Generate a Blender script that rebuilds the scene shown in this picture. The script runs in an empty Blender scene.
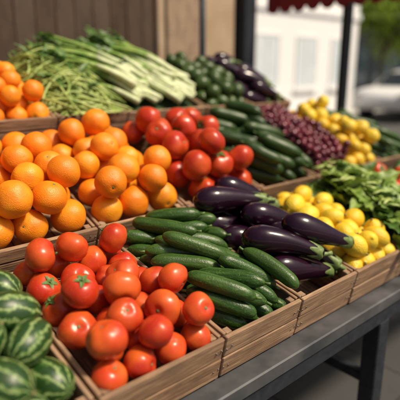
import bpy, bmesh, math, random
import numpy as np
from mathutils import Vector, Matrix, Euler, Quaternion, noise as mnoise
random.seed(7); rng=np.random.default_rng(7)
R=math.radians
scene=bpy.context.scene
COL=scene.collection

# ------------------------------------------------------------ materials
class NT:
    def __init__(s,name):
        s.m=bpy.data.materials.new(name); s.m.use_nodes=True
        s.t=s.m.node_tree; s.t.nodes.clear()
        s.out=s.t.nodes.new('ShaderNodeOutputMaterial')
        s.p=s.t.nodes.new('ShaderNodeBsdfPrincipled')
        s.t.links.new(s.p.outputs[0],s.out.inputs[0])
    def n(s,typ,props=None,**inp):
        nd=s.t.nodes.new(typ)
        for k,v in (props or {}).items(): setattr(nd,k,v)
        for k,v in inp.items():
            key=k.replace('_',' ')
            if k.startswith('i') and k[1:].isdigit(): key=int(k[1:])
            s.set(nd.inputs[key],v)
        return nd
    def set(s,sock,v):
        if isinstance(v,bpy.types.NodeSocket): s.t.links.new(v,sock)
        else: sock.default_value=v
    def P(s,**k):
        for a,v in k.items(): s.set(s.p.inputs[a.replace('_',' ')],v)
    def math(s,op,a,b=0.0,c=0.0): return s.n('ShaderNodeMath',{'operation':op},i0=a,i1=b,i2=c).outputs[0]
    def coord(s,kind='Object',scale=(1,1,1)):
        tc=s.n('ShaderNodeTexCoord'); mp=s.n('ShaderNodeMapping',Vector=tc.outputs[kind],Scale=scale)
        return mp.outputs[0]
    def noise(s,vec,scale,detail=2,rough=.5,dist=0):
        return s.n('ShaderNodeTexNoise',Vector=vec,Scale=scale,Detail=detail,Roughness=rough,Distortion=dist).outputs[0]
    def ramp(s,fac,stops):
        r=s.n('ShaderNodeValToRGB',i0=fac); e=r.color_ramp.elements
        while len(e)<len(stops): e.new(.5)
        for el,(p,c) in zip(e,stops): el.position=p; el.color=(*c,1) if len(c)==3 else c
        return r.outputs[0]
    def mix(s,fac,a,b,mode='MIX'):
        m=s.n('ShaderNodeMix',{'data_type':'RGBA','blend_type':mode})
        s.set(m.inputs[0],fac)
        for i,v in ((6,a),(7,b)):
            if isinstance(v,tuple) and len(v)==3: v=(*v,1)
            s.set(m.inputs[i],v)
        return m.outputs[2]
    def bump(s,h,strength=.3,dist=.002):
        b=s.n('ShaderNodeBump',Height=h,Strength=strength,Distance=dist); s.set(s.p.inputs['Normal'],b.outputs[0])
    def rnd(s): return s.n('ShaderNodeObjectInfo').outputs['Random']
    def offcoord(s,scale=(1,1,1)):
        tc=s.n('ShaderNodeTexCoord'); r=s.rnd()
        v=s.n('ShaderNodeVectorMath',{'operation':'ADD'},i0=tc.outputs['Object'],i1=s.n('ShaderNodeCombineXYZ',X=s.math('MULTIPLY',r,37.0),Y=s.math('MULTIPLY',r,11.0)).outputs[0])
        return s.n('ShaderNodeMapping',Vector=v.outputs[0],Scale=scale).outputs[0]

def m_orange():
    t=NT('orange_peel'); v=t.offcoord()
    c=t.mix(t.rnd(),(.82,.215,.004),(.90,.36,.012))
    c=t.mix(t.ramp(t.noise(v,18,2),[(.35,(0,0,0)),(.75,(1,1,1))]),c,(.78,.19,.005))
    t.P(Base_Color=c,Roughness=.43)
    vo=t.n('ShaderNodeTexVoronoi',Vector=v,Scale=330.0).outputs[0]
    t.bump(t.math('ADD',vo,t.math('MULTIPLY',t.noise(v,45),1.4)),.42,.0016); return t.m
def m_tomato(name,c1,c2,c3):
    t=NT(name); v=t.offcoord()
    c=t.mix(t.rnd(),c1,c2); n=t.noise(v,13,2)
    c=t.mix(t.math('MULTIPLY',t.ramp(n,[(.42,(0,0,0)),(.70,(1,1,1))]),.9),c,c3)
    sp=t.ramp(t.noise(v,300,2),[(.62,(0,0,0)),(.72,(1,1,1))])
    c=t.mix(t.math('MULTIPLY',sp,.26),c,(.7,.30,.09))
    t.P(Base_Color=c,Roughness=t.math('MULTIPLY_ADD',t.noise(v,40,3),.32,.16),Specular_IOR_Level=.42)
    t.bump(t.noise(v,34,3),.24,.003); return t.m
def m_cuke(name,dark,light,pale):
    t=NT(name)
    n=t.noise(t.offcoord((.10,1,1)),120,3)
    c=t.mix(t.ramp(n,[(.42,(0,0,0)),(.66,(1,1,1))]),dark,light)
    sp=t.noise(t.offcoord(),210,2)
    c=t.mix(t.math('MULTIPLY',t.ramp(sp,[(.60,(0,0,0)),(.70,(1,1,1))]),.42),c,pale)
    c=t.mix(t.math('MULTIPLY',t.rnd(),.32),c,t.mix(.4,dark,pale))
    t.P(Base_Color=c,Roughness=.38,Specular_IOR_Level=.42)
    t.bump(t.math('ADD',sp,t.math('MULTIPLY',n,.9)),.42,.002); return t.m
def m_egg():
    t=NT('eggplant_skin'); v=t.offcoord()
    c=t.mix(t.noise(t.offcoord((.3,1,1)),30,2),(.005,.002,.006),(.026,.005,.019))
    t.P(Base_Color=c,Roughness=t.math('MULTIPLY_ADD',t.noise(v,25,4),.24,.07))
    t.bump(t.noise(v,20,2),.16,.003); return t.m
def m_lemon():
    t=NT('lemon_peel'); v=t.offcoord()
    c=t.mix(t.rnd(),(.82,.49,.014),(.84,.62,.04))
    c=t.mix(t.ramp(t.noise(v,22,2),[(.45,(0,0,0)),(.8,(1,1,1))]),c,(.64,.47,.03))
    t.P(Base_Color=c,Roughness=.42)
    t.bump(t.math('ADD',t.n('ShaderNodeTexVoronoi',Vector=v,Scale=260.0).outputs[0],t.math('MULTIPLY',t.noise(v,50),1.6)),.55,.002); return t.m
def m_grape():
    t=NT('grape_skin'); v=t.offcoord()
    c=t.mix(t.rnd(),(.060,.005,.014),(.17,.012,.026))
    c=t.mix(t.math('MULTIPLY',t.noise(v,90,2),.22),c,(.28,.12,.16))
    t.P(Base_Color=c,Roughness=.30); return t.m
def m_avocado():
    t=NT('avocado_skin'); v=t.offcoord()
    c=t.mix(t.rnd(),(.016,.040,.007),(.036,.078,.014))
    t.P(Base_Color=t.mix(t.math('MULTIPLY',t.noise(v,60,3),.5),c,(.09,.14,.03)),Roughness=.38)
    t.bump(t.noise(v,160,2),.4,.002); return t.m
def m_melon():
    t=NT('watermelon_rind'); v=t.offcoord()
    tc=t.n('ShaderNodeTexCoord'); s=t.n('ShaderNodeSeparateXYZ',Vector=tc.outputs['Object'])
    a=t.math('ARCTAN2',s.outputs[2],s.outputs[1])
    w=t.math('MULTIPLY',t.math('SUBTRACT',t.noise(v,42,4,.6),.5),9.0)
    sn=t.math('SINE',t.math('ADD',t.math('MULTIPLY',a,10.0),w))
    f=t.math('MULTIPLY_ADD',sn,.5,.5)
    f2=t.math('ADD',f,t.math('MULTIPLY',t.math('SUBTRACT',t.noise(v,150,3,.7),.5),1.1))
    c=t.ramp(f2,[(.45,(.016,.050,.009)),(.70,(.038,.10,.016)),(.90,(.14,.22,.06)),(1.0,(.27,.35,.14))])
    t.P(Base_Color=c,Roughness=.40); t.bump(t.noise(v,60,3),.15,.002); return t.m
def m_plain(name,c1,c2,rough=.5,scale=40,bump=.2,sub=0,coordkind='Object',bd=.002,metal=0,detail=3):
    t=NT(name); v=t.coord(coordkind)
    n=t.noise(v,scale,detail)
    t.P(Base_Color=t.mix(t.ramp(n,[(.3,(0,0,0)),(.7,(1,1,1))]),c1,c2),Roughness=rough,Metallic=metal)
    if bump: t.bump(n,bump,bd)
    return t.m
def m_leaf(name,c1,c2,fac=.22):
    t=NT(name); v=t.coord()
    n=t.noise(v,25,3)
    c=t.mix(t.ramp(n,[(.3,(0,0,0)),(.7,(1,1,1))]),c1,c2)
    t.P(Base_Color=c,Roughness=.45)
    tr=t.n('ShaderNodeBsdfTranslucent',Color=c); mx=t.n('ShaderNodeMixShader',Fac=fac)
    t.t.links.new(t.p.outputs[0],mx.inputs[1]); t.t.links.new(tr.outputs[0],mx.inputs[2]); t.t.links.new(mx.outputs[0],t.out.inputs[0])
    t.bump(t.noise(v,150,2),.4,.002); return t.m
def m_wood(name,dark,mid,lite,bump=.6):
    t=NT(name); uv=t.n('ShaderNodeTexCoord').outputs['UV']
    def mp(sc): return t.n('ShaderNodeMapping',Vector=uv,Scale=sc).outputs[0]
    g=t.noise(mp((3.5,80,1)),1.0,4,.68,.7)
    g2=t.noise(mp((12,380,1)),1.0,2,.6)
    big=t.noise(mp((7,18,1)),1.0,5,.68)
    board=t.noise(mp((.05,.05,1)),1.0,1)
    c=t.ramp(g,[(.30,dark),(.48,mid),(.70,lite)])
    c=t.mix(t.math('MULTIPLY',t.ramp(g2,[(.48,(0,0,0)),(.60,(1,1,1))]),.70),c,dark)
    c=t.mix(t.ramp(big,[(.46,(0,0,0)),(.64,(.85,.85,.85))]),c,tuple(x*.42 for x in mid))
    c=t.mix(t.ramp(board,[(.35,(0,0,0)),(.65,(.45,.45,.45))]),c,tuple((x*.75+.04) for x in lite))
    t.P(Base_Color=c,Roughness=.76)
    t.bump(t.math('ADD',g,t.math('MULTIPLY',g2,.7)),bump,.003); return t.m

M=dict(
 orange=m_orange(), tomato=m_tomato('tomato_skin',(.44,.024,.009),(.60,.055,.012),(.68,.125,.020)),
 tomato2=m_tomato('beef_tomato_skin',(.36,.018,.007),(.50,.034,.009),(.58,.080,.013)),
 cuke=m_cuke('cucumber_skin',(.015,.048,.007),(.042,.108,.015),(.17,.26,.06)),
 cuke2=m_cuke('dark_cucumber_skin',(.010,.032,.006),(.028,.070,.011),(.10,.16,.035)),
 egg=m_egg(), lemon=m_lemon(), grape=m_grape(), avo=m_avocado(), melon=m_melon(),
 calyx=m_plain('calyx_green',(.05,.11,.02),(.12,.20,.05),.55,90),
 eggcal=m_plain('eggplant_calyx',(.08,.14,.03),(.20,.27,.08),.5,90),
 stemdry=m_plain('dry_stem',(.13,.12,.05),(.24,.20,.09),.7,90),
 bean=m_plain('green_bean',(.19,.28,.05),(.44,.52,.15),.42,14),
 stalk=m_plain('celery_stalk',(.13,.25,.04),(.34,.45,.12),.40,18),
 stalkpale=m_plain('celery_base',(.46,.54,.28),(.66,.70,.46),.45,30),
 leaf=m_leaf('leaf_green',(.045,.12,.018),(.12,.23,.04)),
 leaf2=m_leaf('lettuce_green',(.12,.23,.03),(.32,.44,.09)),
 mound=m_plain('produce_underlayer',(.02,.045,.01),(.04,.08,.02),.8,60),
 wood=m_wood('crate_wood',(.085,.045,.024),(.31,.175,.092),(.53,.345,.20)),
 shelfwood=m_wood('shelf_wood',(.05,.03,.02),(.13,.08,.05),(.2,.13,.09)),
 nail=m_plain('nail_steel',(.1,.09,.08),(.2,.17,.15),.5,200,0,metal=.8),
 steel=m_plain('painted_steel',(.045,.048,.056),(.13,.132,.140),.5,9,.15,metal=.3,detail=7),
 steeldark=m_plain('dark_steel',(.016,.021,.030),(.034,.041,.054),.45,30,.1,metal=.2),
)

# ------------------------------------------------------------ mesh builder
class MB:
    def __init__(s): s.v=[];s.f=[];s.m=[];s.uv=[];s.flat=[]
    def add(s,vs,fs,mat=0,uvs=None,flat=False):
        o=len(s.v); s.v.extend([tuple(p) for p in vs])
        for i,f in enumerate(fs):
            s.f.append(tuple(a+o for a in f)); s.m.append(mat); s.flat.append(flat)
            s.uv.append(uvs[i] if uvs else [(0,0)]*len(f))
    def box(s,lo,hi,mat=0,M4=None,bev=.0015,warp=0):
        lo=Vector(lo);hi=Vector(hi);d=hi-lo
        b=min(bev,min(d)*.45)
        ax=max(range(3),key=lambda i:d[i]); oth=[i for i in range(3) if i!=ax]
        ou,ov=random.uniform(0,60),random.uniform(0,60)
        bm=bmesh.new(); bmesh.ops.create_cube(bm,size=1)
        for v in bm.verts: v.co=Vector([lo[i]+(v.co[i]+.5)*d[i] for i in range(3)])
        if b>0: bmesh.ops.bevel(bm,geom=bm.edges[:],offset=b,segments=1,affect='EDGES')
        bm.verts.index_update()
        vs=[v.co.copy() for v in bm.verts]; fs=[];uvs=[]
        for f in bm.faces:
            fs.append([v.index for v in f.verts])
            uvs.append([(v.co[ax]+ou,v.co[oth[0]]+v.co[oth[1]]+ov) for v in f.verts])
        bm.free()
        if M4 is not None: vs=[M4@v for v in vs]
        s.add(vs,fs,mat,uvs,True)
    def sweep(s,pts,rads,n=12,mat=0,rf=None,ref=Vector((0,0,1)),sx=1,sy=1):
        pts=[Vector(p) for p in pts]; N=len(pts); vs=[];fs=[]
        for i,p in enumerate(pts):
            t=(pts[min(i+1,N-1)]-pts[max(i-1,0)]).normalized()
            a=t.cross(ref)
            if a.length<1e-3: a=t.cross(Vector((1,0,0)))
            a.normalize(); b=a.cross(t)
            for k in range(n):
                th=2*math.pi*k/n; r=rads[i]*(rf(i/(N-1),th) if rf else 1)
                vs.append(p+a*(math.cos(th)*r*sx)+b*(math.sin(th)*r*sy))
        for i in range(N-1):
            for k in range(n):
                k2=(k+1)%n; fs.append((i*n+k,i*n+k2,(i+1)*n+k2,(i+1)*n+k))
        fs.append(tuple(range(n))[::-1]); fs.append(tuple((N-1)*n+k for k in range(n)))
        s.add(vs,fs,mat)
    def leaf(s,M4,L,W,mat=0,nu=7,nv=4,curl=.3,wave=.12,freq=3,shape=1.0):
        vs=[];fs=[];ph=random.uniform(0,6)
        for i in range(nu+1):
            u=i/nu; w=W*.5*(math.sin(math.pi*min(1,u**.8*.97+.03))**shape)+.002
            for j in range(-nv,nv+1):
                q=j/nv
                z=-curl*L*u*u+abs(q)*w*.35+wave*W*abs(q)**1.5*math.sin(freq*6.28*u+ph+(1.5 if q>0 else 0))
                x=u*L; vs.append(M4@Vector((x,q*w,z)))
        c=2*nv+1
        for i in range(nu):
            for j in range(2*nv): fs.append((i*c+j,i*c+j+1,(i+1)*c+j+1,(i+1)*c+j))
        s.add(vs,fs,mat)
    def mesh(s,name,mats):
        me=bpy.data.meshes.new(name); me.from_pydata(s.v,[],s.f)
        for m in mats: me.materials.append(m)
        me.polygons.foreach_set('material_index',s.m)
        me.polygons.foreach_set('use_smooth',[not x for x in s.flat])
        ul=me.uv_layers.new(name='UVMap'); flat=[c for u in s.uv for p in u for c in p]
        ul.data.foreach_set('uv',flat); me.update(); return me
    def obj(s,name,mats,parent=None,M4=None):
        o=bpy.data.objects.new(name,s.mesh(name,mats)); COL.objects.link(o)
        if M4 is not None: o.matrix_world=M4
        if parent: o.parent=parent
        return o
def empty(name,M4=None):
    e=bpy.data.objects.new(name,None); e.empty_display_size=.05; COL.objects.link(e)
    if M4 is not None: e.matrix_world=M4
    return e

# ------------------------------------------------------------ produce meshes
def round_fruit(name,r,zs,mats,kind,cal=False):
    mb=MB(); nu,nv=40,24; vs=[];fs=[]; ph=random.uniform(0,6); lob=random.choice([4,5,6])
    off=Vector((random.random()*50,0,0)); la=random.uniform(.015,.045) if kind=='tomato' else 0
    for i in range(nv+1):
        f=math.pi*i/nv
        for k in range(nu):
            th=2*math.pi*k/nu; d=Vector((math.sin(f)*math.cos(th),math.sin(f)*math.sin(th),math.cos(f)))
            rr=r*(1+.06*mnoise.noise(d*1.3+off))
            if kind=='tomato':
                top=.35+.65*max(0,math.cos(f))
                rr*=1+la*top*math.sin(f)**2*math.cos(lob*th+ph)+.025*math.cos(3*th+1)*math.sin(f)
            p=d*rr; p.z*=zs; rho=math.hypot(p.x,p.y)
            if kind=='tomato':
                p.z-= (r*.17*math.exp(-(rho/(r*.30))**2) if d.z>0 else -r*.05*math.exp(-(rho/(r*.2))**2))
            elif kind=='orange':
                p.z-= (r*.07*math.exp(-(rho/(r*.13))**2) if d.z>0 else -r*.03*math.exp(-(rho/(r*.1))**2))
            vs.append(p)
    for i in range(nv):
        for k in range(nu):
            k2=(k+1)%nu; fs.append((i*nu+k,(i+1)*nu+k,(i+1)*nu+k2,i*nu+k2))
    mb.add(vs,fs,0)
    if kind=='tomato':
        zt=r*zs-r*.17
        if cal:
            n=random.choice([5,6])
            for k in range(n):
                a=2*math.pi*k/n+random.uniform(-.2,.2)
                Mx=Matrix.Translation((0,0,zt+r*.03))@Matrix.Rotation(a,4,'Z')@Matrix.Rotation(R(-24),4,'Y')
                mb.leaf(Mx,r*random.uniform(.38,.55),r*.17,1,6,2,curl=.40,wave=.05,shape=.8)
            mb.sweep([(0,0,zt-r*.05),(0,0,zt+r*.12),(r*.05,0,zt+r*.28)],[r*.07,r*.05,r*.06],8,1)
        else:
            mb.sweep([(0,0,zt-r*.06),(0,0,zt+r*.015),(0,0,zt+r*.03)],[r*.12,r*.10,r*.04],9,2)
    if kind=='orange':
        zt=r*zs*1.0-r*.07
        mb.sweep([(0,0,zt-r*.06),(0,0,zt+r*.01),(0,0,zt+r*.035)],[r*.09,r*.085,r*.05],8,1)
    return mb.mesh(name,mats)
def prof(tab,t):
    for (a,ra),(b,rb) in zip(tab,tab[1:]):
        if t<=b:
            u=(t-a)/(b-a+1e-9); return ra+(rb-ra)*u
    return tab[-1][1]
def cucumber(name,L,r,bend,mats):
    mb=MB(); n=26; ts=[.5-.5*math.cos(math.pi*i/(n-1)) for i in range(n)]
    base=[];rads=[]; sd=random.uniform(0,50)
    for t in ts:
        base.append(Vector(((t-.5)*L,bend*(1-(2*t-1)**2),0)))
        e=min(t,1-t)*L/(r*1.5); rr=r*(math.sqrt(max(0,1-(1-min(1,e))**2)))*(.9+.1*math.sin(math.pi*t))
        if t<.2: rr*=1-.22*(1-t/.2)
        rr*=1+.08*mnoise.noise(Vector((t*4+sd,0,0)))
        rads.append(max(rr,.0012))
    mb.sweep(base,rads,20,0,rf=lambda t,th:1+.022*math.cos(7*th)+.025*mnoise.noise(Vector((t*8,math.cos(th)*2,math.sin(th)*2+sd))))
    p=base[0]; mb.sweep([p+Vector((.002,0,0)),p+Vector((-.006,0,.001)),p+Vector((-.014,0,.003))],[.0045,.0035,.004],7,1)
    return mb.mesh(name,mats)
EGP=[(0,.40),(.06,.44),(.15,.50),(.3,.62),(.45,.79),(.6,.93),(.72,1.0),(.82,.98),(.90,.83),(.95,.64),(.98,.42),(1,.05)]
def eggplant(name,L,r,bend,mats):
    mb=MB(); n=34
    ts=[i/(n-1) for i in range(n)]; ts=ts[:-3]+[.955,.975,.988,.996,1.0]
    def c(t): return Vector(((t-.5)*L,bend*(1-(2*t-1)**2),0))
    def rad(t):
        if t>.72: return r*math.sqrt(max(0.0004,1-((t-.72)/.28)**2.3))
        k=sum(prof(EGP,min(1,max(0,t+d))) for d in (-.05,0,.05))/3
        return r*k
    mb.sweep([c(t) for t in ts],[rad(t) for t in ts],28,0,rf=lambda t,th:1+.02*math.cos(3*th+1))
    nj,nk=6,30; vs=[];fs=[]; ph=random.uniform(0,6)
    for j in range(nj+1):
        for k in range(nk):
            th=2*math.pi*k/nk; tm=.07+.13*abs(math.cos(2.5*th+ph))**1.6
            t=-.012+(tm+.012)*j/nj; tt=max(t,0); cc=c(tt)+Vector((min(t,0)*L,0,0))
            rr=(rad(tt)+.0022+.002*(1-j/nj))*(min(1,.35+j/1.5)); rr=rr-(.0012 if j==nj else 0)
            vs.append(cc+Vector((0,math.cos(th)*rr,math.sin(th)*rr)))
    for j in range(nj):
        for k in range(nk):
            k2=(k+1)%nk; fs.append((j*nk+k,j*nk+k2,(j+1)*nk+k2,(j+1)*nk+k))
    mb.add(vs,fs,1)
    p=c(0); mb.sweep([p+Vector((.004,0,0)),p+Vector((-.010,0,.001)),p+Vector((-.022,.003,.003)),p+Vector((-.034,.007,.006))],[r*.26,r*.17,r*.14,r*.17],10,1)
    return mb.mesh(name,mats)
def lathe_fruit(name,L,r,tab,mats,noise=.03):
    mb=MB(); n=26; ts=[.5-.5*math.cos(math.pi*i/(n-1)) for i in range(n)]; sd=random.uniform(0,50)
    mb.sweep([Vector(((t-.5)*L,0,0)) for t in ts],[max(.0008,r*tab(t)) for t in ts],26,0,
       rf=lambda t,th:1+noise*mnoise.noise(Vector((t*3+sd,math.cos(th)*1.3,math.sin(th)*1.3))))
    mb.sweep([(-L/2+.003,0,0),(-L/2-.003,0,0),(-L/2-.005,0,0)],[.004,.0045,.002],7,1)
    return mb.mesh(name,mats)
def lemon_tab(t):
    x=2*t-1; b=math.sqrt(max(0,1-(abs(x)/.92)**2.0)) if abs(x)<.92 else 0
    return max(b, .22*math.sqrt(max(0,1-abs(x)**6)))
def ell_tab(t):
    x=2*t-1; return math.sqrt(max(0,1-abs(x)**2.2))
def avo_tab(t):
    x=2*t-1; return math.sqrt(max(0,1-abs(x)**2.3))*(.72+.28*math.sin(math.pi*min(1,t*.75)))

# ------------------------------------------------------------ settling
def settle(rest,rad,P,w,dp,floor,steps=170,slant=.5,gy=-.5,it=5,over=.0,yaw=None,ymin=0.0):
    B,K,_=rest.shape; r=rad.ravel(); bid=np.repeat(np.arange(B),K); dt=1/110
    V=np.zeros_like(P); restc=rest-rest.mean(1,keepdims=True); Rm=None
    ext=np.zeros((B,K)); ext[:,0]=ymin; ext=ext.ravel()
    for s in range(steps):
        V*=.95; V[...,2]-=9.8*dt; V[...,1]+=gy*dt; sp=np.linalg.norm(V,axis=2,keepdims=True); V*=np.minimum(1,1.5/np.maximum(sp,1e-6))
        Q=(P+V*dt).reshape(-1,3)
        if yaw is not None and Rm is not None:
            q=Q.reshape(B,K,3); cm=q.mean(1,keepdims=True); cur=np.arctan2(Rm[:,1,0],Rm[:,0,0])
            df=(yaw-cur+np.pi)%(2*np.pi)-np.pi; df=np.clip(df*.25,-.06,.06)
            cz,sz=np.cos(df),np.sin(df); d=q-cm
            x=d[...,0]*cz[:,None]-d[...,1]*sz[:,None]; y=d[...,0]*sz[:,None]+d[...,1]*cz[:,None]
            lev=np.where(np.abs(Rm[:,2,0])>.25,.90,.985)[:,None]
            d[...,0]=x; d[...,1]=y; d[...,2]*=lev; Q=(d+cm).reshape(-1,3)
        G=(Q**2).sum(1); D=G[:,None]+G[None]-2*Q@Q.T
        S=(r[:,None]+r[None]+.016)**2
        I,J=np.nonzero((D<S)&(bid[:,None]<bid[None]))
        for k in range(it):
            d=Q[I]-Q[J]; L=np.linalg.norm(d,axis=1)+1e-9; pen=np.maximum(0,r[I]+r[J]-L)
            c=(d/L[:,None])*(pen*.5)[:,None]
            acc=np.zeros_like(Q); cnt=np.zeros(len(Q)); hit=(pen>0).astype(float)
            np.add.at(acc,I,c); np.add.at(acc,J,-c); np.add.at(cnt,I,hit); np.add.at(cnt,J,hit)
            Q=Q+acc*(1.6/np.maximum(1.6,cnt))[:,None]
            inset=slant*np.clip(Q[:,2],0,.05)
            m=.014; h=np.clip(Q[:,2]/.05,0,1)*over
            Q[:,0]=np.clip(Q[:,0],m+r+inset*.3-h,w-m-r-inset*.3+h-ext*.6*(Q[:,2]<.03))
            Q[:,1]=np.clip(Q[:,1],m+r+inset+ext,dp-m-r+h)
            Q[:,2]=np.maximum(Q[:,2],floor(Q[:,0],Q[:,1])+r)
            if K>1:
                q=Q.reshape(B,K,3); cm=q.mean(1,keepdims=True)
                A=np.einsum('bki,bkj->bij',q-cm,restc); U,_,Vt=np.linalg.svd(A)
                sg=np.sign(np.linalg.det(U@Vt)); U[:,:,2]*=sg[:,None]; Rm=U@Vt
                Q=(np.einsum('bij,bkj->bki',Rm,restc)+cm).reshape(-1,3)
        Qn=Q.reshape(B,K,3); V=(Qn-P)/dt; P=Qn
    cm=P.mean(1)
    if K==1: return [(None,cm[b]) for b in range(B)]
    return [(Rm[b],cm[b]-Rm[b]@rest[b].mean(0)) for b in range(B)]

LIB={}
def lib():
    A=[M['orange'],M['calyx']]
    LIB['orange']=[(round_fruit('orange_mesh',1*r,.95,A,'orange'),r) for r in (.049,.0525,.056,.051)]
    LIB['orange_s']=[(round_fruit('orange_mesh',1*r,.95,A,'orange'),r) for r in (.041,.044,.047)]
    T=[M['tomato'],M['calyx'],M['stemdry']]
    LIB['tomato']=[(round_fruit('tomato_mesh',r,z,T,'tomato',c),r) for r,c,z in ((.041,0,.90),(.045,1,.88),(.047,0,.86),(.043,0,.92),(.046,0,.88),(.042,0,.90),(.040,0,.93))]
    T2=[M['tomato2'],M['calyx'],M['stemdry']]
    LIB['beef']=[(round_fruit('beef_tomato_mesh',r,z,T2,'tomato',c),r) for r,c,z in ((.050,0,.92),(.056,1,.88),(.059,0,.86),(.053,0,.90),(.057,0,.88))]
    LIB['lemon']=[(lathe_fruit('lemon_mesh',r*2.75,r,lemon_tab,[M['lemon'],M['stemdry']],.05),r) for r in (.035,.038,.040)]
    LIB['yellow']=[(round_fruit('yellow_apple_mesh',r,.92,[M['lemon'],M['stemdry']],'orange'),r) for r in (.039,.042)]
    LIB['avocado']=[(lathe_fruit('avocado_mesh',r*2.5,r,avo_tab,[M['avo'],M['stemdry']]),r) for r in (.034,.038)]
    LIB['grape']=[(round_fruit('grape_mesh',r,1.08,[M['grape'],M['stemdry']],'x'),r) for r in (.0165,.0185)]
    LIB['melon']=[(lathe_fruit('watermelon_mesh',r*2.7,r,ell_tab,[M['melon'],M['stemdry']],.05),r) for r in (.044,.048)]
    LIB['cuke']=[(cucumber('cucumber_mesh',L,r,b,[M['cuke'],M['calyx']]),L,r,b) for L,r,b in ((.20,.0235,.010),(.22,.025,.004),(.185,.0225,.016),(.21,.024,-.008))]
    LIB['cuke2']=[(cucumber('cucumber_mesh',L,r,b,[M['cuke2'],M['calyx']]),L,r,b) for L,r,b in ((.20,.029,.008),(.22,.031,.0),(.19,.027,.014))]
    LIB['egg']=[(eggplant('eggplant_mesh',L,r,b,[M['egg'],M['eggcal']]),L,r,b) for L,r,b in ((.265,.046,.016),(.275,.049,-.010),(.25,.045,.020))]
    LIB['egg2']=[(eggplant('eggplant_mesh',L,r,b,[M['egg'],M['eggcal']]),L,r,b) for L,r,b in ((.225,.040,.014),(.24,.043,-.010))]
lib()

def rotm():
    q=rng.normal(size=4); q/=np.linalg.norm(q)
    return Quaternion(q).to_matrix().to_4x4()
def fill_round(kind,name,pile,Mc,w,dp,N,floor,H=.45,upbias=False,steps=210,over=0,slant=.5,gy=-.5,it=8):
    L=LIB[kind]; ch=[random.randrange(len(L)) for _ in range(N)]
    rad=np.array([[L[c][1]] for c in ch])
    if kind in('lemon','melon','avocado'):
        rr=rad[:,0]; off=np.array([-.30,0,.30]) if kind!='melon' else np.array([-.38,0,.38])
        rest=np.zeros((N,3,3)); rest[:,:,0]=rr[:,None]*off[None]*1.15
        rd=np.stack([rr*.86,rr,rr*.86],1)
    else: rest=np.zeros((N,1,3)); rd=rad
    C=np.zeros((N,3)); g1,g2=.7548776662,.5698402910; o1,o2=rng.uniform(0,1,2)
    for b in range(N):
        C[b,0]=.06+(w-.12)*((o1+g1*b)%1); C[b,1]=.06+(dp-.12)*((o2+g2*b)%1)
    C[:,2]=.05+np.arange(N)/N*H
    P=np.zeros_like(rest)
    for b in range(N):
        rm=np.array(rotm().to_3x3())
        if kind=='melon':
            rm=np.array(Euler((random.uniform(0,6),random.uniform(-.25,.25),R(-60)+random.uniform(-.6,.6))).to_matrix())
        P[b]=rest[b]@rm.T+C[b]
    res=settle(rest,rd,P,w,dp,floor,steps=steps,over=over,slant=slant,gy=gy,it=it)
    e=empty(pile,Mc)
    for c,(rm,t) in zip(ch,res):
        o=bpy.data.objects.new(name,L[c][0]); COL.objects.link(o); o.parent=e
        if rm is None:
            m=rotm()
            if upbias and random.random()<.35: m=Euler((random.uniform(-.9,.9),random.uniform(-.9,.9),random.uniform(0,6))).to_matrix().to_4x4()
        else: m=Matrix(rm.tolist()).to_4x4()
        o.matrix_local=Matrix.Translation(Vector(t.tolist()))@m
def fill_long(kind,name,pile,Mc,w,dp,N,floor,ang,jit,H=.4,flip=.5,steps=230,over=.02,ymin=.012):
    L=LIB[kind]; ch=[random.randrange(len(L)) for _ in range(N)]; K=7
    rest=np.zeros((N,K,3)); rd=np.zeros((N,K)); yaw=np.zeros(N)
    for b,c in enumerate(ch):
        _,ln,r,bd=L[c]
        for k in range(K):
            t=(r*.8+(ln-1.6*r)*k/(K-1))/ln
            rr=r*(.92 if k in(0,K-1) else 1) if not kind.startswith('egg') else r*[.48,.55,.68,.85,.98,1,.86][k]
            rest[b,k]=((t-.5)*ln,bd*(1-(2*t-1)**2),0); rd[b,k]=rr
    P=np.zeros_like(rest)
    for b in range(N):
        a=R(ang+random.gauss(0,jit))+(math.pi if random.random()<flip else 0); yaw[b]=a
        rm=np.array((Matrix.Rotation(a,3,'Z')@Matrix.Rotation(random.uniform(-.05,.05),3,'Y')@Matrix.Rotation(random.choice([0,math.pi])+random.uniform(-.5,.5),3,'X')))
        yq=((b*.618)%1)
        P[b]=rest[b]@rm.T+np.array([random.uniform(.40,.60)*w,.09+(dp-.18)*yq,.04+H*b/N])
    res=settle(rest,rd,P,w,dp,floor,steps=steps,slant=.0,over=over,yaw=yaw,ymin=ymin)
    e=empty(pile,Mc)
    for c,(rm,t) in zip(ch,res):
        o=bpy.data.objects.new(name,L[c][0]); COL.objects.link(o); o.parent=e
        o.matrix_local=Matrix.Translation(Vector(t.tolist()))@Matrix(rm.tolist()).to_4x4()

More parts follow.
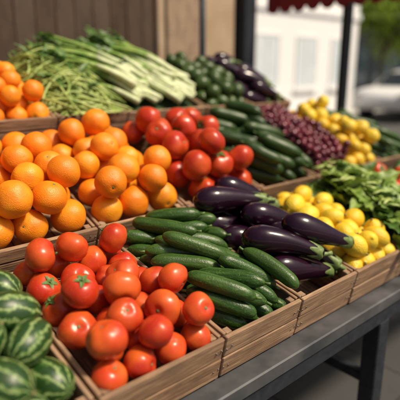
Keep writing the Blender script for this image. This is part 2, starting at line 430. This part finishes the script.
def heapf(w,dp,h0,rise,dome):
    return lambda x,y: h0+rise*np.clip(y/dp,0,1)+dome*np.clip(4*x*(w-x)/w**2,0,1)*np.clip(y/dp*3,0,1)
def mound(mb,w,dp,f,mat):
    n=12;vs=[];fs=[]
    for i in range(n+1):
        for j in range(n+1):
            x=.017+(w-.034)*i/n;y=.017+(dp-.036)*j/n
            vs.append((x,y,float(f(x,y))+.008*mnoise.noise(Vector((x*20,y*20,1)))))
    for i in range(n):
        for j in range(n): a=i*(n+1)+j; fs.append((a,a+n+1,a+n+2,a+1))
    mb.add(vs,fs,mat)
def beans(Mc,w,dp,f):
    mb=MB(); mound(mb,w,dp,f,1)
    for i in range(560):
        L=random.uniform(.12,.28); a=random.gauss(R(-35),.65); cx,cy=random.uniform(.03,w-.06),random.uniform(.03,dp-.06)
        lay=random.random()*.055*(i/520); cv=random.uniform(-.06,.06); pts=[];n=8;lift=random.uniform(0,.03) if random.random()<.3 else 0
        r=random.uniform(.0034,.0058)
        for k in range(n):
            s=(k/(n-1)-.5)*L; dx=math.cos(a)*s-math.sin(a)*cv*(4*(s/L)**2); dy=math.sin(a)*s+math.cos(a)*cv*(4*(s/L)**2)
            x,y=cx+dx,cy+dy; z=float(f(min(max(x,0),w),min(max(y,0),dp)))+.006+lay+lift*abs(s/L)*2
            if x<.0 or x>w: z-=.5*(max(-x,x-w))
            if y<.02: z=max(z,.012)
            pts.append((x,max(y,-.01),z))
        mb.sweep(pts,[r*.35]+[r]*(n-2)+[r*.35],6,0)
    for i in range(45):
        x,y=random.uniform(.03,w-.03),random.uniform(.1,dp-.03)
        Mx=Matrix.Translation((x,y,float(f(x,y))+.05))@Euler((random.uniform(-.5,.5),random.uniform(-.9,.1),random.uniform(0,6))).to_matrix().to_4x4()
        mb.leaf(Mx,random.uniform(.04,.09),random.uniform(.012,.025),2,6,2,curl=.3)
    return mb.obj('green_bean_pile',[M['bean'],M['mound'],M['leaf']],None,Mc)
def celery(Mc,w,dp,f):
    mb=MB(); mound(mb,w,dp,f,2)
    nb=20
    for b in range(nb):
        lay=.012+.085*(b/nb)
        a=R(126)+random.gauss(0,.16)
        q=(b*0.618)%1
        ex=w*.20+q*(w*.78); ey=.02+random.uniform(0,.11)+.13*(b/nb)
        L=random.uniform(.38,.50)
        for s in range(random.choice([4,5,6])):
            off=(s-2.5)*.015; cx=ex+math.sin(a)*-off; cy=ey+math.cos(a)*off; aa=a+(s-2.5)*.05+random.gauss(0,.03)
            pts=[];rads=[];n=11; l=L*random.uniform(.8,1.0); arch=random.uniform(.0,.05); tipup=random.uniform(0,.06)
            for k in range(n):
                u=k/(n-1); x=cx+math.cos(aa)*l*u; y=cy+math.sin(aa)*l*u
                xc=min(max(x,.02),w-.02); yc=min(max(y,.02),dp-.02)
                z=max(float(f(xc,yc)),.0)+.012+lay+.008*(s%3)+arch*math.sin(math.pi*u)+tipup*u*u
                pts.append(Vector((x,y,z))); rads.append(.0150*(1-.55*u)*(1.12 if k==0 else 1))
            rf=lambda t,th:1+.07*math.cos(6*th)-.35*max(0,math.sin(th))**3
            cut=random.choice([3,4,4,5])
            mb.sweep(pts[:cut+1],rads[:cut+1],12,1,rf); mb.sweep(pts[cut:],rads[cut:],12,0,rf)
            for q2 in range(3):
                base=pts[random.choice([-1,-1,-2])]
                Mx=Matrix.Translation(base)@Euler((random.uniform(-.6,.6),random.uniform(-.9,.3),aa+random.uniform(-.9,.9))).to_matrix().to_4x4()
                mb.leaf(Mx,random.uniform(.05,.09),random.uniform(.025,.045),3,7,3,curl=.35,wave=.16,freq=3)
    return mb.obj('celery_pile',[M['stalk'],M['stalkpale'],M['mound'],M['leaf']],None,Mc)
def greens(Mc,w,dp,f):
    mb=MB(); mound(mb,w,dp,f,1)
    for i in range(270):
        x,y=random.uniform(.01,w-.03),random.uniform(.02,dp-.03)
        Mx=Matrix.Translation((x,y,float(f(x,y))+.012+.08*i/270))@Euler((random.gauss(0,.45),random.uniform(-.7,.15),random.gauss(R(-55),1.0))).to_matrix().to_4x4()
        mb.leaf(Mx,random.uniform(.08,.15),random.uniform(.035,.07),random.choice([0,0,0,2]),9,4,curl=.25,wave=.13,freq=random.uniform(2,4))
    for i in range(60):
        L=random.uniform(.09,.14); a=random.gauss(R(-30),.6); cx,cy=random.uniform(.06,w-.06),random.uniform(.05,dp-.06); z0=float(f(cx,cy))+.08+random.uniform(0,.02)
        pts=[(cx+math.cos(a)*L*(k/6-.5),cy+math.sin(a)*L*(k/6-.5),z0+.012*math.sin(k/6*3.14)) for k in range(7)]
        mb.sweep(pts,[.001,.006,.0085,.009,.0085,.006,.001],8,3,sy=.55)
    return mb.obj('leafy_greens_pile',[M['leaf2'],M['mound'],M['leaf'],M['bean']],None,Mc)

# ------------------------------------------------------------ crates
def crate(Mc,w,dp,hb):
    mb=MB(); g=.003; T=.013; w0,w1=g,w-g
    gap=.004; hs=(hb-gap)/2
    for yy in ((0,T),(dp-T-.004,dp-.004)):
        for k in range(2):
            z0=-hb+k*(hs+gap); j=random.uniform(-.002,.002)
            tw=Matrix.Rotation(random.uniform(-.006,.006),4,'Y')
            mb.box((w0,yy[0]+j,z0),(w1,yy[1]+j,z0+hs),0,M4=tw,bev=.0025)
    for xx in ((w0,w0+T),(w1-T,w1)):
        for k in range(2):
            z0=-hb+k*(hs+gap)
            mb.box((xx[0]+.001,T+.0035,z0-.001),(xx[1]-.001,dp-T-.0085,z0+hs-.002+.003*k),0,bev=.002)
    for cx in (w0+T+.001,w1-T-.021):
        for cy in (T+.004,dp-T-.029):
            mb.box((cx,cy,-hb+.002),(cx+.02,cy+.02,-.003),0)
    nbt=5
    for k in range(nbt):
        a=w0+T+.002+(w1-w0-2*T-.004)*k/nbt
        mb.box((a,T+.003,-hb+.001),(a+(w1-w0-2*T)/nbt-.004,dp-T-.007,-hb+.008),0)
    for cx in (w0+T*.5,w0+T+.011,w1-T*.5,w1-T-.011):
        for zz in (-hb*.28,-hb*.74):
            z=zz+random.uniform(-.004,.004)
            vs=[];n=8
            for y in (.004,-.0027):
                for k in range(n): vs.append((cx+.0021*math.cos(k*6.283/n),y,z+.0021*math.sin(k*6.283/n)))
            mb.add(vs,[tuple(range(8,16))]+[(k,(k+1)%8,8+(k+1)%8,8+k) for k in range(8)],1)
    return mb.obj('wooden_crate',[M['wood'],M['nail']],None,Mc)

ROWS=[dict(Y=.755,Z=.80,a=12,dp=.53,hb=.130),dict(Y=1.30,Z=.962,a=20,dp=.565,hb=.095),dict(Y=1.86,Z=1.262,a=20,dp=.55,hb=.10)]
def MC(row,X0): r=ROWS[row]; return Matrix.Translation((X0,r['Y'],r['Z']))@Matrix.Rotation(R(r['a']),4,'X')
LAY=[
 [(.0,.40,'melon'),(.40,.76,'tomato'),(.76,1.074,'cuke'),(1.074,1.374,'egg'),(1.374,1.70,'lemon'),(1.70,2.00,'greens'),(2.00,2.40,'tomato'),(2.40,2.82,'cuke')],
 [(-.03,.35,'orange'),(.35,.724,'orange'),(.724,1.095,'orange'),(1.095,1.507,'beef'),(1.507,1.90,'cuke2'),(1.90,2.20,'grape'),(2.20,2.50,'yellow'),(2.50,2.90,'cuke')],
 [(.12,.50,'orange_s'),(.50,.88,'orange_s'),(.88,1.22,'bean'),(1.22,1.70,'celery'),(1.70,2.04,'avocado'),(2.04,2.40,'egg2')]]
for ri,row in enumerate(LAY):
    rw=ROWS[ri]
    for X0,X1,k in row:
        w=X1-X0; dp=rw['dp']; Mc=MC(ri,X0); crate(Mc,w,dp,rw['hb'])
        area=(w-.03)*(dp-.03)
        if k=='melon': fill_round('melon','watermelon','watermelon_pile',Mc,w,dp,30,heapf(w,dp,-.06,.01,.02),slant=.1,gy=-1.2,it=6)
        elif k=='tomato': fill_round('tomato','tomato','tomato_pile',Mc,w,dp,int(area/.0081*1.68),heapf(w,dp,-.055,.02,.015),upbias=True,slant=.1,gy=-.9)
        elif k=='beef': fill_round('beef','beef_tomato','beef_tomato_pile',Mc,w,dp,int(area/.0125*1.75),heapf(w,dp,-.055,.05,.03),upbias=True,slant=.2,gy=-.9)
        elif k=='orange': fill_round('orange','orange','orange_pile',Mc,w,dp,int(area/.0112*1.62),heapf(w,dp,-.05,.04,.02),slant=.15,gy=-.9)
        elif k=='orange_s': fill_round('orange_s','orange','orange_pile',Mc,w,dp,int(area/.0085*1.55),heapf(w,dp,-.06,.03,.02),gy=-1.0)
        elif k=='cuke': fill_long('cuke','cucumber','cucumber_pile',Mc,w,dp,30,heapf(w,dp,-.055,.03,.015),-47,11)
        elif k=='cuke2': fill_long('cuke2','cucumber','cucumber_pile',Mc,w,dp,27,heapf(w,dp,-.04,.05,.03),-45,14)
        elif k=='egg': fill_long('egg','eggplant','eggplant_pile',Mc,w,dp,12,heapf(w,dp,-.045,.02,.01),150,9,flip=.0,over=.06,ymin=.045)
        elif k=='egg2': fill_long('egg2','eggplant','eggplant_pile',Mc,w,dp,15,heapf(w,dp,-.055,.06,.01),150,10,flip=.0,over=.035,ymin=.04)
        elif k=='lemon': fill_round('lemon','lemon','lemon_pile',Mc,w,dp,int(area/.0068*1.8),heapf(w,dp,-.065,.03,.02),slant=.2,gy=-1,it=6)
        elif k=='yellow': fill_round('yellow','yellow_apple','yellow_apple_pile',Mc,w,dp,int(area/.0070*2.0),heapf(w,dp,-.06,.05,.03))
        elif k=='avocado': fill_round('avocado','avocado','avocado_pile',Mc,w,dp,int(area/.0062*1.8),heapf(w,dp,-.05,.04,.03),it=5)
        elif k=='grape': fill_round('grape','grape','grape_pile',Mc,w,dp,270,heapf(w,dp,-.02,.05,.06),H=.7,steps=120,it=5)
        elif k=='bean': beans(Mc,w,dp,heapf(w,dp,-.03,.05,.07))
        elif k=='celery': celery(Mc,w,dp,heapf(w,dp,-.03,.02,.03))
        elif k=='greens': greens(Mc,w,dp,heapf(w,dp,-.02,.04,.04))

# ------------------------------------------------------------ stand
st=empty('market_display_stand')
def part(name,mat,boxes,parent,bev=.003):
    mb=MB()
    for b in boxes: mb.box(b[0],b[1],0,b[2] if len(b)>2 else None,bev)
    return mb.obj(name,[mat],parent)
XA,XB=-.15,2.95
part('front_rail',M['steel'],[((XA,.722,.622),(XB,.810,.667))],st,.004)
part('front_apron',M['steeldark'],[((XA+.01,.732,.560),(XB-.01,.757,.620))],st)
bx=[]
for ri,r in enumerate(ROWS):
    x0=LAY[ri][0][0]-.01;x1=LAY[ri][-1][1]+.01
    Mc=MC(ri,0); bx.append(((x0,.05 if ri==0 else .03,-r['hb']-.024),(x1,r['dp']-.01,-r['hb']-.002),Mc))
part('shelf_boards',M['shelfwood'],bx,st)
part('riser_boards',M['shelfwood'],[((XA,1.345,.70),(2.9,1.365,.832)),((.10,1.905,.95),(2.4,1.925,1.135))],st)
legs=[]
for x in (.02,1.53,2.84):
    legs+= [((x,.735,0),(x+.07,.799,.559)),((x,1.375,0),(x+.06,1.435,.832)),((x,1.80,0),(x+.06,1.86,1.0))]
for x in (.15,1.2,2.30): legs+=[((x,2.34,0),(x+.06,2.40,1.28)),((x,1.93,0),(x+.05,1.98,1.13))]
part('legs',M['steeldark'],legs,st,.004)
part('stretchers',M['steeldark'],[((.09,1.385,.27),(1.52,1.425,.31)),((1.60,1.385,.27),(2.83,1.425,.31))]+
   [((x+.02,.801,.27),(x+.06,1.373,.31)) for x in (.02,1.53,2.84)]+[((x+.015,.801,.56),(x+.06,1.373,.60)) for x in (.02,1.53,2.84)],st)
mb=MB(); mb.sweep([(2.215,2.47,0),(2.215,2.47,2.6)],[.021,.021],12,0); mb.box((2.17,2.43,0),(2.26,2.51,.012))
mb.box((2.19,2.40,2.60),(2.24,2.9,2.64)); mb.obj('canopy_support_post',[M['steeldark']])

# ------------------------------------------------------------ setting
def m_paving():
    t=NT('shaded_paving'); v=t.coord()
    b=t.n('ShaderNodeTexBrick',Vector=v,Color1=(.05,.049,.049,1),Color2=(.075,.072,.07,1),Mortar=(.025,.024,.023,1),Scale=1.0)  # slab colours darkened to include the stall's shade on the ground
    b.inputs['Mortar Size'].default_value=.008; b.inputs['Brick Width'].default_value=.6; b.inputs['Row Height'].default_value=.4
    n=t.noise(v,6,6); c=t.mix(t.math('MULTIPLY',n,.6),b.outputs[0],(.035,.034,.033))
    t.P(Base_Color=c,Roughness=.85); t.bump(t.math('ADD',t.noise(v,80,4),t.math('MULTIPLY',b.outputs[1],-1.5)),.4,.004); return t.m
def quad(mb,x0,y0,x1,y1,z,mat=0): mb.add([(x0,y0,z),(x1,y0,z),(x1,y1,z),(x0,y1,z)],[(0,1,2,3)],mat,flat=True)
PAV=m_paving()
ASP=m_plain('asphalt',(.05,.05,.052),(.075,.074,.072),.9,120,.4,bd=.004)
mb=MB(); quad(mb,-150,-150,150,150,0); mb.obj('ground',[m_plain('concrete_ground',(.40,.39,.37),(.48,.47,.45),.9,3,.2,detail=6)])
mb=MB(); quad(mb,-12,-8,6.2,4.6,.004); mb.obj('pavement',[PAV])
mb=MB(); quad(mb,8.2,-30,8.2+40,7.9,.004); mb.obj('road',[ASP])
mb=MB(); mb.box((8.0,-30,0),(8.15,7.9,.12),0,bev=.01); mb.box((8.15,7.92,0),(48,8.07,.12),0,bev=.01); mb.obj('kerb',[m_plain('kerb_stone',(.3,.3,.29),(.4,.39,.37),.8,20)])
mb=MB()
for k in range(8): quad(mb,10+k*4,2.2,12+k*4,2.32,.008)
mb.obj('road_marking',[m_plain('road_paint',(.65,.65,.62),(.8,.8,.78),.7,40)])

shaded_timber=m_wood('shaded_timber_cladding',(.024,.013,.007),(.070,.038,.020),(.115,.066,.036),.4)  # dark browns hold the wall's shade in the plank colour; no overhang casts it
plaster=m_plain('tan_plaster',(.38,.27,.17),(.47,.35,.24),.85,5,.3,bd=.004)
sb=empty('shop_building')
mb=MB(); mb.box((-6,3.45,0),(3.48,9,4.2),0,bev=0); mb.obj('core_wall',[m_plain('shop_core',(.12,.085,.06),(.16,.11,.08),.9,4)],sb)
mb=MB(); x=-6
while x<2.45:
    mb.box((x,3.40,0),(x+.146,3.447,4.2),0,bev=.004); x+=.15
mb.obj('cladding',[shaded_timber],sb)
mb=MB(); mb.box((2.52,3.36,.0),(3.42,3.447,4.2),0,bev=.01); mb.obj('plaster_pier',[plaster],sb)
mb=MB(); mb.box((2.6,3.335,.5),(3.0,3.358,2.4),0); mb.obj('notice_board',[m_wood('light_wood',(.22,.14,.09),(.36,.25,.16),(.48,.35,.24))],sb)
mb=MB(); mb.box((3.50,3.30,0),(3.66,3.5,4.2),0,bev=.008); mb.obj('corner_column',[M['steeldark']],sb)
mb=MB(); mb.box((-6.1,3.2,4.2),(3.8,9.1,4.4),0,bev=.01); mb.obj('roof',[M['steeldark']],sb)

aw=empty('red_awning')
red=m_plain('red_canvas',(.20,.009,.011),(.28,.016,.017),.8,60)
mb=MB(); AY0,AY1=1.60,3.28; X0,X1=3.78,5.9; AZ=2.175
vs=[];fs=[];n=16
for i in range(n+1):
    for j in range(5):
        y=AY0+(AY1-AY0)*i/n; u=j/4; vs.append((X0+(X1-X0)*u,y,AZ+.75*u-.04*math.sin(math.pi*u)))
for i in range(n):
    for j in range(4): a=i*5+j; fs.append((a,a+5,a+6,a+1))
mb.add(vs,fs,0)
def valance(P0,P1,ns):
    vs=[];fs=[];N=ns*8
    for i in range(N+1):
        u=i/N; p=P0.lerp(P1,u); h=.17+.05*abs(math.sin(math.pi*u*ns)); w=.006*math.sin(u*ns*6.28)
        vs+= [(p.x+w,p.y,p.z),(p.x+w*2,p.y,p.z-h*.75),(p.x+w*2,p.y,p.z-h)]
    for i in range(N):
        a=i*3; fs+=[(a,a+3,a+4,a+1),(a+1,a+4,a+5,a+2)]
    return vs,fs
v,f=valance(Vector((X0-.003,AY0,AZ+.002)),Vector((X0-.003,AY1,AZ+.002)),11); mb.add(v,f,0)
v,f=valance(Vector((X0,AY0,AZ+.002)),Vector((X1,AY0,AZ+.75)),12); mb.add(v,f,0)
mb.obj('canvas',[red],aw)
mb=MB()
for (px,py,pz) in ((3.83,2.42,AZ),(5.8,2.42,AZ+.69)):
    mb.box((px-.035,py-.035,0),(px+.035,py+.035,pz-.03),0,bev=.004); mb.box((px-.08,py-.08,0.001),(px+.08,py+.08,.014),0)
mb.box((3.80,AY0+.02,AZ-.052),(3.84,AY1-.02,AZ-.022)); mb.obj('frame',[M['steeldark']],aw)

wb=empty('white_building')
white=m_plain('white_render',(.82,.83,.85),(.87,.87,.88),.8,4,.1)
mb=MB(); mb.box((7.0,9.0,0),(14.9,18,8),0,bev=0); mb.box((6.95,8.93,3.0),(14.95,8.997,3.15)); mb.box((6.9,8.9,8.0),(15.0,18.1,8.25)); mb.obj('walls',[white],wb)
glass=m_plain('window_glass',(.60,.67,.73),(.68,.75,.80),.15,2,0)
gm=MB();fm=MB()
for fl in (0,1):
    for k in range(4):
        x=8.2+k*1.75; z0=.9+fl*3.1; z1=z0+1.5
        gm.box((x+.05,8.975,z0+.05),(x+.95,8.995,z1-.05),0)
        for b in (((x,8.96,z0),(x+.05,8.997,z1)),((x+.95,8.96,z0),(x+1.0,8.997,z1)),((x+.051,8.96,z0),(x+.949,8.997,z0+.05)),((x+.051,8.96,z1-.05),(x+.949,8.997,z1)),((x+.48,8.955,z0+.051),(x+.52,8.974,z1-.051))): fm.box(b[0],b[1])
        fm.box((x-.08,8.90,z0-.08),(x+1.08,8.996,z0-.01))
gm.obj('windows',[glass],wb); fm.obj('window_frames',[white],wb)

db=empty('dark_storefront_building')
mb=MB(); mb.box((17,14,0),(42,26,7),0,bev=0); mb.box((16.9,13.9,7),(42.1,26.1,7.3),0); mb.obj('walls',[m_plain('dark_blue_render',(.035,.045,.06),(.05,.062,.08),.7,3)],db)
gm=MB()
for k in range(10):
    x=17.8+k*2.4; gm.box((x,13.96,.6),(x+1.8,13.99,2.6)); gm.box((x,13.96,3.9),(x+1.5,13.99,5.6))
gm.obj('windows',[m_plain('dark_glass',(.05,.08,.11),(.1,.14,.18),.08,2,0)],db)

LF1=m_leaf('tree_leaf_light',(.22,.36,.03),(.38,.50,.07),.42); LF2=m_leaf('tree_leaf_dark',(.06,.12,.015),(.12,.20,.02),.3)
BARK=m_plain('bark',(.06,.045,.03),(.13,.10,.07),.9,20,.6,bd=.01)
def tree(x,y,cr,cz,seed):
    random.seed(seed); e=empty('street_tree',Matrix.Translation((x,y,0)))
    mb=MB(); tips=[]
    mb.sweep([(0,0,0),(.03,.02,cz*.35),(-.04,.03,cz*.7),(0,0,cz)],[.13,.10,.08,.05],9,0)
    for k in range(15):
        a=k*2.4; z0=cz*random.uniform(.55,.95); el=random.uniform(-.1,1.0); L=cr*random.uniform(.6,.95)
        d=Vector((math.cos(a)*math.cos(el),math.sin(a)*math.cos(el),math.sin(el)))
        p=Vector((0,0,z0)); pts=[p,p+d*L*.5+Vector((0,0,.1)),p+d*L]
        mb.sweep(pts,[.06,.04,.012],6,0); tips+=[pts[1],pts[2],pts[2]+Vector((0,0,cr*.25))]
    mb.obj('trunk_and_limbs',[BARK],e)
    lb=MB()
    for c in tips:
        rr=cr*random.uniform(.20,.38)
        for i in range(170):
            d=Vector((random.gauss(0,1),random.gauss(0,1),random.gauss(0,.8))); d=d.normalized()*rr*random.random()**.4
            p=c+d; s=random.uniform(.06,.13); Mx=Matrix.Translation(p)@Euler((random.uniform(0,6),random.uniform(0,6),0)).to_matrix().to_4x4()
            lb.add([Mx@Vector(q) for q in ((-s,0,0),(0,-s*.5,0),(s,0,.01),(0,s*.5,0))],[(0,1,2,3)],random.choice([0,0,1]))
    lb.obj('foliage',[LF1,LF2],e)
tree(18.5,10.0,2.5,3.7,3); tree(19.5,8.9,2.1,3.8,31); tree(24,11.8,3.0,4.5,9); tree(31,12.2,3.2,4.9,14)

def car(x,y,ang):
    e=empty('parked_car')
    body=[(-2.1,.35),(-2.12,.62),(-2.05,.86),(-1.5,.92),(-1.0,.96),(-.35,1.36),(.25,1.43),(1.1,1.40),(1.75,1.0),(2.05,.94),(2.1,.6),(2.05,.33)]
    bm=bmesh.new(); secs=[(-.86,.97),(-.80,1.0),(0,1.02),(.80,1.0),(.86,.97)]; rows=[]
    for yy,sc in secs:
        row=[]
        for (px,pz) in body:
            k=1-.22*max(0,(pz-.92))/.5
            row.append(bm.verts.new((px*(sc-.02*(abs(yy)>.82)),yy*k,pz)))
        rows.append(row)
    nb=len(body)
    for a,b in zip(rows,rows[1:]):
        for i in range(nb): j=(i+1)%nb; bm.faces.new((a[i],a[j],b[j],b[i]))
    bm.faces.new(rows[0][::-1]); bm.faces.new(rows[-1]); bmesh.ops.recalc_face_normals(bm,faces=bm.faces[:])
    bmesh.ops.bevel(bm,geom=[ed for ed in bm.edges if ed.calc_face_angle(0)>.5],offset=.05,segments=3,affect='EDGES')
    me=bpy.data.meshes.new('car_body'); bm.to_mesh(me); bm.free(); me.materials.append(CARP)
    for p in me.polygons: p.use_smooth=True
    o=bpy.data.objects.new('body',me); COL.objects.link(o); o.parent=e
    mb=MB()
    for sgn in (1,-1):
        pts=[(-.82,.98),(-.32,1.31),(.22,1.37),(1.0,1.34),(1.5,1.02)]
        vs=[]
        for px,pz in pts:
            k=1-.22*max(0,(pz-.92))/.5; vs.append((px,sgn*(.86*k+.012),pz))
        mb.add(vs,[tuple(range(5)) if sgn<0 else tuple(range(5))[::-1]],0,flat=True)
    mb.add([(-1.02,-.70,1.0),(-1.02,.70,1.0),(-.42,.60,1.37),(-.42,-.60,1.37)],[(0,1,2,3)],0,flat=True)
    mb.add([(1.78,-.70,1.05),(1.78,.70,1.05),(1.20,.60,1.41),(1.20,-.60,1.41)],[(3,2,1,0)],0,flat=True)
    mb.obj('windows',[DG],e)
    mb=MB(); hub=MB()
    for wx in (-1.3,1.3):
        for s in (-1,1):
            mb.sweep([(wx,s*.66,.33),(wx,s*.68,.33),(wx,s*.88,.33),(wx,s*.90,.33)],[.29,.33,.33,.29],28,0)
            hub.sweep([(wx,s*.895,.33),(wx,s*.912,.33)],[.2,.17],14,0)
    mb.obj('tyres',[RUB],e); hub.obj('hubs',[ALY],e)
    mb=MB()
    for s in (-1,1): mb.box((2.06,s*.68-.12,.72),(2.14,s*.68+.12,.86)); mb.box((-2.16,s*.66-.14,.66),(-2.06,s*.66+.14,.80),1)
    mb.obj('lights',[TL,HL],e)
    e.matrix_world=Matrix.Translation((x,y,0.004))@Matrix.Rotation(ang,4,'Z')
RUB=m_plain('rubber',(.015,.015,.015),(.03,.03,.03),.8,50); ALY=m_plain('alloy',(.5,.5,.5),(.6,.6,.6),.3,50,0,metal=.8)
TL=m_plain('tail_light',(.4,.01,.01),(.5,.02,.02),.2,50,0); HL=m_plain('headlight',(.6,.6,.62),(.7,.7,.72),.1,50,0)
CARP=m_plain('white_car_paint',(.78,.79,.80),(.82,.83,.84),.25,3,0); DG=m_plain('car_glass',(.02,.025,.03),(.03,.035,.04),.05,3,0)
car(14.9,6.95,R(2)); car(21.5,6.9,R(183))

# ------------------------------------------------------------ camera, light
cd=bpy.data.cameras.new('camera'); cam=bpy.data.objects.new('camera',cd); COL.objects.link(cam); scene.camera=cam
cam.location=(0,0,1.45); cam.rotation_euler=(R(90-15.2),0,R(-41.6))
cd.lens=43.2; cd.sensor_width=36; cd.clip_end=500; cd.clip_start=.05
cd.dof.use_dof=True; cd.dof.focus_distance=1.36; cd.dof.aperture_fstop=1.5
w=bpy.data.worlds.new('World'); scene.world=w; w.use_nodes=True; nt=w.node_tree
bg=nt.nodes['Background']; sk=nt.nodes.new('ShaderNodeTexSky'); sk.sky_type='NISHITA'; sk.sun_disc=False
sd=Vector((.50,-.866)).normalized(); el=R(55)
sk.sun_elevation=el; sk.sun_rotation=math.atan2(sd.x,sd.y); sk.dust_density=6; sk.air_density=.6
nt.links.new(sk.outputs[0],bg.inputs[0]); bg.inputs[1].default_value=.078
sl=bpy.data.lights.new('sun','SUN'); so=bpy.data.objects.new('sun',sl); COL.objects.link(so)
sl.energy=4.6; sl.angle=R(8); sl.color=(1,.86,.64)
dirv=Vector((sd.x*math.cos(el),sd.y*math.cos(el),math.sin(el)))
so.rotation_euler=dirv.to_track_quat('Z','Y').to_euler()
scene.view_settings.view_transform='Standard'; scene.view_settings.look='None'; scene.view_settings.exposure=0
